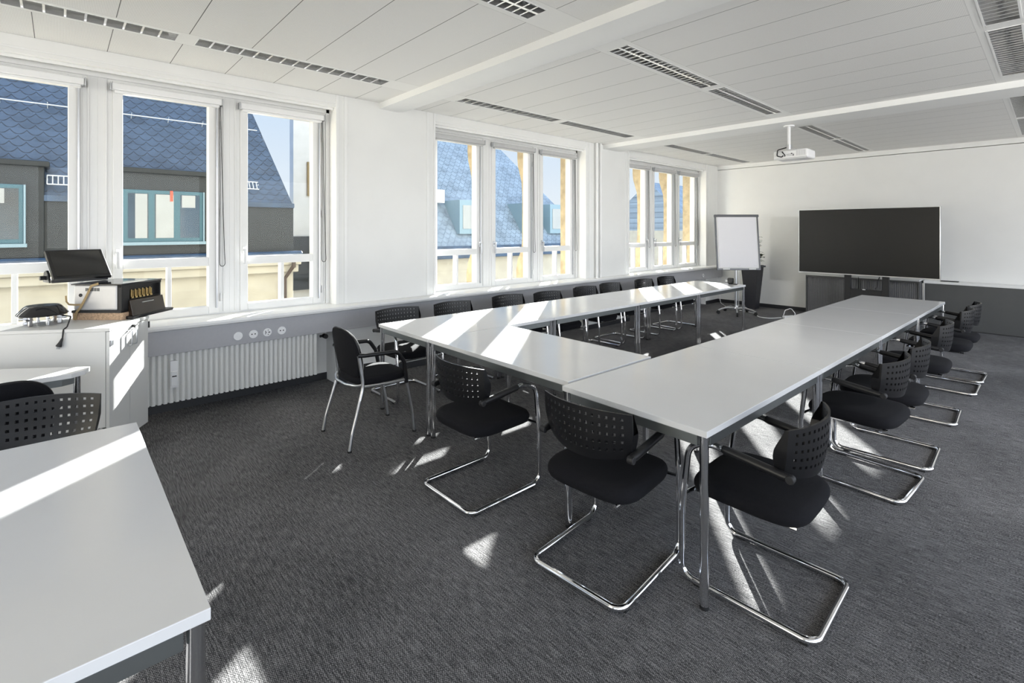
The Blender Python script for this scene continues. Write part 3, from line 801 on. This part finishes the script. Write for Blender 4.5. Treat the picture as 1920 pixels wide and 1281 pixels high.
# ------------------------------------------------------------------ far end of the room
tv = thing('display_screen', 'large black flat screen on a floor stand in front of the far wall', 'screen', (-2.04, 9.44, 0))
MB().box(-.932, .932, -.02, .05, .828, 1.900).build('housing', SATIN, tv, bevel=.004, label='thin silver edge')
MB().box(-.924, .922, -.0215, -.0195, .842, 1.892).build('screen', TVSCR, tv, smooth=0)
for xx in (-.235, .27):
    MB().box(xx - .042, xx + .042, .05, .12, .03, 1.5).build('stand_post', BLACKM, tv, bevel=.003)
MB().box(-.193, .228, .055, .11, .12, .600).build('stand_panel', BLACKM, tv, bevel=.003)
MB().box(-.03, .01, .050, .056, .595, .606).build('catch', PLASTW, tv)
MB().box(.20, .205, .03, .045, .62, .80).tube([(.20, .05, .82), (.17, .045, .75), (.165, .045, .66), (.14, .045, .62)], .006, 8).build('cable', BLACKM, tv)
for xx in (-.235, .27): MB().box(xx - .04, xx + .04, -.35, .42, .03, .075).build('stand_foot', BLACKM, tv, bevel=.004)
for (xx, yy) in ((-.235, -.31), (.27, -.31), (-.235, .38), (.27, .38)): MB().cyl((xx - .012, yy, .03), (xx + .012, yy, .03), .03, 16).build('castor', RUBBER, tv)

def tambour(x0, x1, label):
    t = thing('tambour_cabinet', label, 'cabinet', (x0, 10.05, 0), 0, 'tambour cabinets under the screen')
    w = x1 - x0 - .006; d = BY - 10.05 - .016; h = .735
    MB().box(0, .022, 0, d, 0, h).box(w - .022, w, 0, d, 0, h).box(.022, w - .022, 0, d, h - .03, h).box(.022, w - .022, 0, d, 0, .05).box(.022, w - .022, d - .01, d, .05, h - .03).build('carcass', TAMBF, t, smooth=0, bevel=.002)
    prof = []; n = int((w - .05) / .024)
    for k in range(n):
        x = .025 + k * (w - .05) / n; dx = (w - .05) / n
        prof += [(x, .022), (x + dx * .15, .014), (x + dx * .85, .014)]
    prof += [(w - .025, .022), (w - .025, .035), (.025, .035)]
    MB().prism(prof, .05, h - .03, 'z').build('tambour_shutter', TAMB, t, smooth=0)
    MB().box(-.001, w + .002, -.012, d, h + .001, h + .024).build('cabinet_top', CABW, t, smooth=0, bevel=.002)
tambour(-3.055, -2.245, 'dark grey low cabinet with ribbed sliding shutter under the left half of the screen')
tambour(-2.240, -1.432, 'dark grey low cabinet with ribbed sliding shutter under the right half of the screen')
ct = thing('counter', 'long low dark grey fronted counter with white top along the far wall on the right', 'counter', (-1.40, 10.265, 0))
MB().box(.0, 4.38, .0, .02, .012, .700).box(.0, 4.38, .02, .22, .02, .700).build('front_panel', GREYPANEL, ct, smooth=0)
MB().box(-.015, 4.385, -.015, .235, .701, .740).build('counter_top', SILLW, ct, smooth=0, bevel=.003)
MB().box(-.035, -.001, .0, .235, 0, .700).build('end_post', SATIN, ct, smooth=0, bevel=.003)
MB().box(.0, 4.38, -.003, .02, 0, .012).build('plinth', BLACKM, ct, smooth=0)
tr = MB().box(-1.215, -1.00, 10.29, 10.40, .7405, .752).build('flat_tray', BLACKP, bevel=.003)
tag(tr, 'thin dark tray lying on the white counter beside the screen corner', 'tray')

# flip chart: board parallel to the photo plane, leaning back a little
ax = Vector((.6746, .7382, 0)); bk = Vector((-.7382, .6746, 0))
fc = thing('flip_chart', 'flip chart stand with blank white paper pad on castors near the far corner', 'flip chart')
fc.matrix_world = Matrix(((ax.x, bk.x, 0, -3.915), (ax.y, bk.y, 0, 9.24), (0, 0, 1, 0), (0, 0, 0, 1)))
ln = radians(-6.5)
M = Matrix.Translation((0, 0, .835)) @ Matrix.Rotation(ln, 4, 'X')
MB().box(-.392, .392, .0, .022, .0, 1.0, M).build('board', WHITE, fc, smooth=0)
m = MB().box(-.402, -.376, -.008, .028, -.005, 1.0, M).box(.376, .402, -.008, .028, -.005, 1.0, M).box(-.402, .402, -.010, .028, -.02, .012, M)
m.build('board_frame', DARKSTEEL, fc, bevel=.004)
MB().box(-.41, .41, -.022, .03, .965, 1.012, M).build('paper_clamp', DARKSTEEL, fc, bevel=.006)
MB().box(-.355, .355, -.014, -.001, .03, .965, M).build('paper_pad', PAPER, fc, smooth=0)
m = MB().tube([M @ Vector((x, -.0145, .065 - .012 * cos(x * 60))) for x in [-.03 + k * .006 for k in range(11)]], .0016, 5)
m.box(.27, .33, -.0146, -.0142, .058, .060, M)
m.build('paper_print', PAPERMARK, fc)
for xa in (-.30, .18): MB().box(xa, xa + .125, -.03, -.008, -.012, .008, M).build('pen_tray', PLASTW, fc, bevel=.003)
MB().box(.405, .50, .0, .05, .035, .065, M).build('pen_holder', BLACKP, fc, bevel=.004)
MB().cyl((-.02, .075, .12), (-.02, .075, 1.10), .024, 18).build('column', SATIN, fc)
MB().cyl((.03, .075, .14), (.03, .075, .95), .007, 10).build('lift_rod', SATIN, fc)
MB().box(-.05, .01, .062, .10, .90, 1.10).build('board_bracket', BLACKM, fc, bevel=.004)
MB().lathe([(.05, .075), (.055, .10), (.035, .13), (.03, .15)], (-.02, .05, 0), 20).build('hub', SATIN, fc)
for k in range(5):
    a = k * 2 * pi / 5 + .55; cx, cy = -.02 + .33 * cos(a), .05 + .33 * sin(a)
    lg = MB().tube([(-.02 + .03 * cos(a), .05 + .03 * sin(a), .105), (-.02 + .16 * cos(a), .05 + .16 * sin(a), .118), (-.02 + .27 * cos(a), .05 + .27 * sin(a), .092), (cx, cy, .066)], .015, 10, radii=[.016, .016, .014, .012]).build('leg', SATIN, fc)
    MB().cyl((cx - .014 * sin(a), cy + .014 * cos(a), .03), (cx + .014 * sin(a), cy - .014 * cos(a), .03), .03, 16).cyl((cx, cy, .03), (cx, cy, .068), .012, 10).build('castor', RUBBER, lg)

# planter with plant
pl = thing('potted_plant', 'green plant in a tall tapered anthracite planter behind the flip chart', 'plant', (-4.03, 10.13, 0))
def tap(r0, r1, z0, z1):
    return [[(sx * r, sy * r, z) for sx, sy in ((-1, -1), (1, -1), (1, 1), (-1, 1))] for r, z in ((r0, z0), (r1, z1))]
m = MB()
lo, hi = tap(.092, .160, 0, .86); a = [m.bm.verts.new(p) for p in lo]; b = [m.bm.verts.new(p) for p in hi]; c = [m.bm.verts.new((p[0] * .92, p[1] * .92, .86)) for p in hi]; dd = [m.bm.verts.new((p[0] * .90, p[1] * .90, .80)) for p in hi]
m.bm.faces.new(a[::-1])
for p, q_ in ((a, b), (b, c), (c, dd)):
    for k in range(4): m.bm.faces.new((p[k], p[(k + 1) % 4], q_[(k + 1) % 4], q_[k]))
m.build('planter', ANTHR, pl, smooth=0, bevel=.004, normals=True)
MB().box(-.140, .140, -.140, .140, .79, .806).build('soil', SOIL, pl)
rnd = random.Random(3); m = MB(); stems = MB()
for k in range(9):
    a = rnd.uniform(0, 2 * pi); sp = rnd.uniform(.02, .16); h = rnd.uniform(.95, 1.36)
    if k < 4: a = rnd.uniform(-.6, .4); sp = rnd.uniform(.14, .20); h = rnd.uniform(1.05, 1.42)
    base = Vector((rnd.uniform(-.05, .05), rnd.uniform(-.05, .05), .80)); tip = Vector((sp * cos(a), sp * sin(a) - .02, h))
    stems.tube([base, (base + tip) / 2 + Vector((0, 0, .03)), tip], .006, 6)
    for j in range(9):
        f = .35 + .65 * j / 8; p = base.lerp(tip, f); la = rnd.uniform(0, 2 * pi); ln_ = rnd.uniform(.10, .17); wd_ = ln_ * .34
        dr = Vector((cos(la), sin(la), rnd.uniform(.1, .7))).normalized(); sd = dr.cross(Vector((0, 0, 1))).normalized(); up = sd.cross(dr)
        prev = None
        for i in range(6):
            t_ = i / 5; w_ = wd_ * sin(pi * min(.98, t_ * .96 + .04)) ; q2 = p + dr * ln_ * t_ - Vector((0, 0, .05)) * t_ * t_
            if q2.y > .33: q2.y = .33
            if q2.x < -.70: q2.x = -.70
            row = [m.bm.verts.new(q2 + sd * w_), m.bm.verts.new(q2 + up * -.006), m.bm.verts.new(q2 - sd * w_)]
            if prev:
                m.bm.faces.new((prev[0], prev[1], row[1], row[0])); m.bm.faces.new((prev[1], prev[2], row[2], row[1]))
            prev = row
stems.build('stem', LEAF, pl); m.build('foliage', LEAF, pl, normals=False)

# cables and power strip on the floor
ps = thing('power_strip', 'white power strip with looped cable on the carpet beside the far table corner', 'power strip', (-3.20, 9.42, 0), radians(62))
MB().box(-.02, .20, -.028, .028, 0, .042).build('strip_body', PLASTW, ps, bevel=.006)
MB().tube(fillet([(.20, 0, .03), (.26, .02, .06), (.20, .06, .16), (.06, .05, .13), (.0, .02, .05)], .05), .006, 8).build('loop_cable', PLASTW, ps)
cb = MB().tube(fillet([(-3.232, 9.372, .012), (-3.36, 9.16, .008), (-3.55, 9.18, .008), (-3.72, 9.52, .008), (-3.95, 9.62, .008), (-4.35, 9.78, .008), (-4.74, 10.30, .008), (-4.80, 10.38, .10), (-4.82, 10.40, .40)], .15), .0065, 8).build('power_cable', PLASTW)
tag(cb, 'thin white cable lying on the carpet under the flip chart', 'cable')

# small black gadget at the far end of the window-side row
gd = thing('conference_camera', 'small black camera gadget lying at the far end of the window-side table row', 'camera', (-3.27, 7.44, .74))
MB().box(-.045, .035, -.03, .03, .012, .095).build('body', BLACKP, gd, bevel=.012)
MB().cyl((-.045, -.01, .05), (-.075, -.02, .045), .022, 16).build('lens', SATIN, gd)
MB().box(-.03, .09, -.02, .02, 0, .012).build('clip', BLACKP, gd, bevel=.003)

# ------------------------------------------------------------------ outside
def uvslope(me_obj, origin, du, dv):
    me = me_obj.data; uvl = me.uv_layers.new(name='UVMap')
    for lp in me.loops:
        p = me.vertices[lp.vertex_index].co - Vector(origin)
        uvl.data[lp.index].uv = (p.dot(Vector(du)), p.dot(Vector(dv)))
sl = Vector((-1, 0, 1.6)).normalized()
ba = thing('slate_roof_house', 'dark blue slate mansard roof with teal dormer windows opposite the near windows', 'house', (-14, 0, -11))
Oz = 11
def O(p): return (p[0] + 14, p[1], p[2] + Oz)
m = MB()   # front slope and right hip, as one roof with depth
fr = [(-14, -14, 2.2), (-14, 4.71, 2.2), (-15.68, 4.09, 4.89), (-19.5, 2.9, 11.0), (-19.5, -14, 11.0)]
m.bm.faces.new([m.bm.verts.new(O(p)) for p in fr])
rf = m.build('roof_slope', SLATE, ba, smooth=0, normals=False); uvslope(rf, O((-14, 0, 2.2)), (0, 1, 0), sl)
m = MB()
hp = [(-14, 4.71, 2.2), (-26, 4.71, 2.2), (-19.6, 2.9, 11.0), (-15.68, 4.09, 4.89)]
m.bm.faces.new([m.bm.verts.new(O(p)) for p in hp])
rh = m.build('roof_hip', SLATE, ba, smooth=0, normals=False); uvslope(rh, O((-14, 4.71, 2.2)), (-1, 0, 0), (0, -.3, .95))
MB().box(0 - 12, 0, -14, 4.71, Oz + .95, Oz + 2.2).build('mansard_band', DORMER, ba, smooth=0)
MB().box(-12, .0, -14, 4.70, 0, Oz + .82).build('facade_wall', CREAM, ba, smooth=0)
MB().box(-.4, .14, -14, 4.80, Oz + .42, Oz + .62).box(-.4, .22, -14, 4.85, Oz + .62, Oz + .80).box(-.4, .10, -14, 4.78, Oz - .6, Oz - .45).build('cornice', CREAM, ba, smooth=0, bevel=.02)
MB().tube([(.24, -14, Oz + .90), (.24, 4.85, Oz + .90)], .09, 12).box(-.1, .28, -14, 4.85, Oz + .80, Oz + .98).build('gutter', GUTTER, ba, bevel=.02)
MB().box(-.2, .05, -14, 4.72, Oz + 2.15, Oz + 2.27).build('eave_flashing', GUTTER, ba, smooth=0)
def dormer(ya, yb, panes, red=False):
    d = MB().box(-1.4, .06, ya, yb, Oz + .98, Oz + 2.90).box(-1.5, .14, ya - .08, yb + .08, Oz + 2.84, Oz + 2.96).build('dormer', DORMER, ba, smooth=0, bevel=.02)
    y0, y1 = panes[0][0] - .09, panes[-1][1] + .07; z0, z1 = Oz + 1.28, Oz + 2.46
    MB().box(.05, .12, y0, y1, z0, z1).build('window_frame', TEAL, d, smooth=0, bevel=.01)
    MB().box(.05, .20, y0 - .06, y1 + .05, z0 - .07, z0).box(.05, .15, y1, y1 + .03, z0, z1).build('window_sill', TEALSILL, d, smooth=0)
    for k, (a, b) in enumerate(panes):
        MB().box(.115, .126, a, b, z0 + .09, z1 - .08).build('pane', OUTGLASS, d, smooth=0)
        c0, c1 = ((a + .13, b - .02), (a + .02, b), (a + .03, a + .30))[k % 3]
        z2 = z0 + .09 if k < 2 else z0 + .8
        MB().box(.124, .130, c0, c1, z2, z1 - .09).build('drawn_blind', BLINDW, d, smooth=0)
    if red:
        MB().box(.128, .14, 1.90, 1.955, Oz + 2.22, Oz + 2.46).build('cloth', REDCL, d, smooth=0)
dormer(-3.0, -.23, [(-2.45, -1.95), (-1.78, -1.28), (-1.10, -.60)])
dormer(1.02, 2.66, [(1.12, 1.49), (1.61, 1.97), (2.10, 2.49)], True)
def on_roof(y, z, off=.1):
    d = (z - 2.2) / 1.6; return Vector(O((-14 - d + off, y, z)))
m = MB()
for y0, y1, z in ((-14, 4.1, 4.35), ):
    m.tube([on_roof(y0, z, .22), on_roof(y1, z, .22)], .014, 6)
    k = y0 + .3
    while k < y1: m.tube([on_roof(k, z - .05, 0), on_roof(k, z + .06, .22)], .008, 5); k += .75
m.build('snow_guard_rod', RAILW, ba)
def ladder(y0, y1, z0):
    m = MB()
    for zz in (z0, z0 + .19): m.tube([on_roof(y0, zz, .22), on_roof(y1, zz, .22)], .014, 6)
    k = y0
    while k <= y1 + .01: m.tube([on_roof(k, z0, .22), on_roof(k, z0 + .19, .22)], .011, 6); k += .085
    m.tube([on_roof(y0, z0 + .1, 0), on_roof(y0, z0 + .12, .22)], .012, 5).tube([on_roof(y1, z0 + .1, 0), on_roof(y1, z0 + .12, .22)], .012, 5)
    m.build('snow_guard_ladder', RAILW, ba)
ladder(-.19, .60, 2.50); ladder(3.05, 3.86, 2.62)
MB().box(-1.05, -.45, 3.30, 3.80, Oz + 2.35, Oz + 2.75).build('skylight', TEALSILL, ba, smooth=0)
MB().cyl((.30, 4.62, Oz + .80), (.30, 4.62, Oz + .55), .05, 10).tube([(.30, 4.62, Oz + .6), (.12, 4.45, Oz + .25), (.12, 4.45, -0 + .2)], .05, 10).build('downpipe', BROWN, ba)

wb = thing('white_house', 'tall sunlit white house wall with a small brown window beyond the slate roof end', 'house', (-20, 7.0, -11))
MB().box(-.42, 0, -.27, 3.2, 0, 27).build('house_wall', WHITEREND, wb, smooth=0)
wf = MB().box(-.02, .08, .24, .80, Oz + 2.9, Oz + 4.25).build('window', BROWNWIN, wb, smooth=0, bevel=.01)
MB().box(.07, .09, .36, .70, Oz + 3.0, Oz + 4.1).build('pane', OUTGLASS, wf, smooth=0)
MB().box(-.05, .10, -.30, 3.2, Oz - .8, Oz + 1.30).build('dark_base_band', DORMER, wb, smooth=0)

bb = thing('hazed_roof_house', 'slate hipped roof house with painted-in window haze seen through the middle and far windows', 'house', (-15, 10, -11))
def Q(p): return (p[0] + 15, p[1] - 10, p[2] + 11)
m = MB(); m.bm.faces.new([m.bm.verts.new(Q(p)) for p in [(-15, 8.6, .9), (-15, 19, .9), (-19, 15.4, 6.4), (-19, 8.6, 6.4)]])
r1 = m.build('roof_slope', SLATE2, bb, smooth=0, normals=False); uvslope(r1, Q((-15, 10, .9)), (0, 1, 0), Vector((-4, 0, 5.5)).normalized())
m = MB(); m.bm.faces.new([m.bm.verts.new(Q(p)) for p in [(-15, 19, .9), (-24, 19, .9), (-19, 15.4, 6.4)]])
r2 = m.build('roof_hip', SLATE2, bb, smooth=0, normals=False); uvslope(r2, Q((-15, 19, .9)), (-1, 0, 0), Vector((0, -3.6, 5.5)).normalized())
MB().box(-9, 0, -1.4, 9.0, 0, 11.8).build('facade_wall', CREAM, bb, smooth=0)
MB().box(-.2, .25, -1.4, 9.1, 11.5, 11.95).build('gutter', GUTTER, bb, smooth=0, bevel=.02)
for (yy, zz) in ((1.2, 12.4), (4.6, 12.4), (6.2, 12.4)):
    d = MB().box(-1.3, -.2, yy, yy + .95, zz, zz + 1.3).build('dormer', TEALSILL, bb, smooth=0)
    MB().box(-.22, -.18, yy + .15, yy + .8, zz + .2, zz + 1.1).build('pane', BLINDW, d, smooth=0)
MB().box(-1.8, -.9, .2, 1.0, 13.6, 14.1).build('skylight', PLASTW, bb, smooth=0)
fb = thing('distant_house', 'distant pale grey house with slate roof seen through the far windows', 'house', (-17, 33, -11))
MB().box(-8, 0, 0, 12, 0, 12.5).build('facade_wall', CREAM, fb, smooth=0)
mm = MB().prism([(-8.3, 12.5), (.3, 12.5), (-3.8, 16.2)], 0, 12, 'y').build('roof', SLATE2, fb, smooth=0); uvslope(mm, (0, 0, 12.5), (0, 1, 0), (0, 0, 1))
for k in range(4): MB().box(-.02, .03, 1 + k * 2.8, 2.2 + k * 2.8, 9.6, 11.6).build('window', OUTGLASS, fb, smooth=0)
struct(MB().box(-60, -5.6, -60, 80, -11.3, -11), 'ground_outside', GROUNDM, smooth=0)

# unseen masses added around this room to block sky light from the courtyard
mb = MB().box(STX, RX + .15, FY - .15, BY + 6, HC + .16, 14).box(STX, RX + .15, FY - .15, BY + 6, -11, -.25)
mb.box(STX, RX + .15, BY + .25, BY + 6, -.25, HC + .16).box(STX, RX + .15, FY - 30, FY - 7, -11, 14)
struct(mb, 'wall_sky_block', CREAM, smooth=0)

# ------------------------------------------------------------------ light
EXPO = 0.0; KX = 2.9; KY = .15; BASE = 1.0
w = bpy.data.worlds.new('sky'); S.world = w; w.use_nodes = True
nt = w.node_tree; bg = nt.nodes['Background']
tc = nt.nodes.new('ShaderNodeTexCoord'); sp = nt.nodes.new('ShaderNodeSeparateXYZ'); rp = nt.nodes.new('ShaderNodeValToRGB')
nt.links.new(tc.outputs['Generated'], sp.inputs[0])
mp = nt.nodes.new('ShaderNodeMapRange'); mp.inputs[1].default_value = -1; mp.inputs[2].default_value = 1
nt.links.new(sp.outputs[2], mp.inputs[0]); nt.links.new(mp.outputs[0], rp.inputs[0])
e = rp.color_ramp.elements
e[0].position = .0; e[0].color = (.62, .61, .59, 1)
e[1].position = 1.0; e[1].color = (.42, .60, .95, 1)
x = e.new(.47); x.color = (.72, .715, .70, 1)
x = e.new(.505); x.color = (.95, .97, 1.0, 1)
x = e.new(.60); x.color = (.74, .85, 1.0, 1)
# added fill for the interior: sky brightened towards +X and a little the rear
px_ = nt.nodes.new('ShaderNodeMapRange'); px_.interpolation_type = 'SMOOTHSTEP'
for i, v_ in ((1, .05), (2, .85), (3, 0.0), (4, KX)): px_.inputs[i].default_value = v_
py_ = nt.nodes.new('ShaderNodeMapRange'); py_.interpolation_type = 'SMOOTHSTEP'
for i, v_ in ((1, .10), (2, .9), (3, 0.0), (4, KY)): py_.inputs[i].default_value = v_
nt.links.new(sp.outputs[0], px_.inputs[0]); nt.links.new(math_node(nt, 'MULTIPLY', sp.outputs[1], -1.0), py_.inputs[0])
nt.links.new(rp.outputs[0], bg.inputs[0])
nt.links.new(math_node(nt, 'ADD', math_node(nt, 'ADD', px_.outputs[0], py_.outputs[0]), BASE), bg.inputs[1])
sun = bpy.data.lights.new('sun', 'SUN'); sun.energy = 46.0; sun.angle = radians(.6); sun.color = (1, .97, .92)
so = bpy.data.objects.new('sun', sun); C.objects.link(so)
el = radians(20.8); az = radians(-51.5)
dirv = Vector((cos(az) * cos(el), sin(az) * cos(el), -sin(el)))
so.rotation_euler = dirv.to_track_quat('-Z', 'Y').to_euler(); so.location = (-12, 10, 9)
lm = bpy.data.lights.new('unseen_spot', 'SPOT'); lm.shadow_soft_size = .06; lm.spot_size = radians(104); lm.spot_blend = .6; lm.energy = 400  # unseen lamp added off to the right to brighten the far wall
lo_ = bpy.data.objects.new('unseen_spot', lm); C.objects.link(lo_); lo_.location = (2.65, 2.4, 2.57)
lo_.rotation_euler = Vector((-.48, .86, -.20)).to_track_quat('-Z', 'Y').to_euler()
def portal(name, loc, rot, sx, sy):
    l = bpy.data.lights.new(name, 'AREA'); l.shape = 'RECTANGLE'; l.size = sx; l.size_y = sy; l.cycles.is_portal = True
    o = bpy.data.objects.new(name, l); C.objects.link(o); o.location = loc; o.rotation_euler = rot
portal('portal_right', (RX + .1, (FY + BY) / 2, 1.47), (0, radians(90), 0), 2.65, BY - FY)
portal('portal_rear', ((NX + RX) / 2, FY - .1, 1.47), (radians(90), 0, 0), RX - NX, 2.65)
for k, g in enumerate(GR): portal('portal_window', (-5.46, g + GW / 2, 1.75), (0, radians(-90), 0), 2.0, GW)

# ------------------------------------------------------------------ camera
cam = bpy.data.cameras.new('camera'); co = bpy.data.objects.new('camera', cam); C.objects.link(co)
cam.sensor_width = 36; cam.sensor_fit = 'HORIZONTAL'; cam.lens = 928.46 / 1920 * 36
cam.shift_y = -(640.5 - 431.0) / 1920; cam.clip_start = .05; cam.clip_end = 300
co.location = (0, 0, 1.5577); co.rotation_euler = (radians(90), 0, radians(47.58))
S.camera = co
S.view_settings.view_transform = 'Standard'; S.view_settings.look = 'None'; S.view_settings.gamma = 1; S.view_settings.use_curve_mapping = False
S.view_settings.exposure = EXPO + .05
S.cycles.use_denoising = True
S.cycles.max_bounces = 10; S.cycles.diffuse_bounces = 6; S.cycles.glossy_bounces = 5; S.cycles.transparent_max_bounces = 12; S.cycles.transmission_bounces = 6
S.cycles.sample_clamp_indirect = 8; S.cycles.caustics_reflective = False; S.cycles.caustics_refractive = False
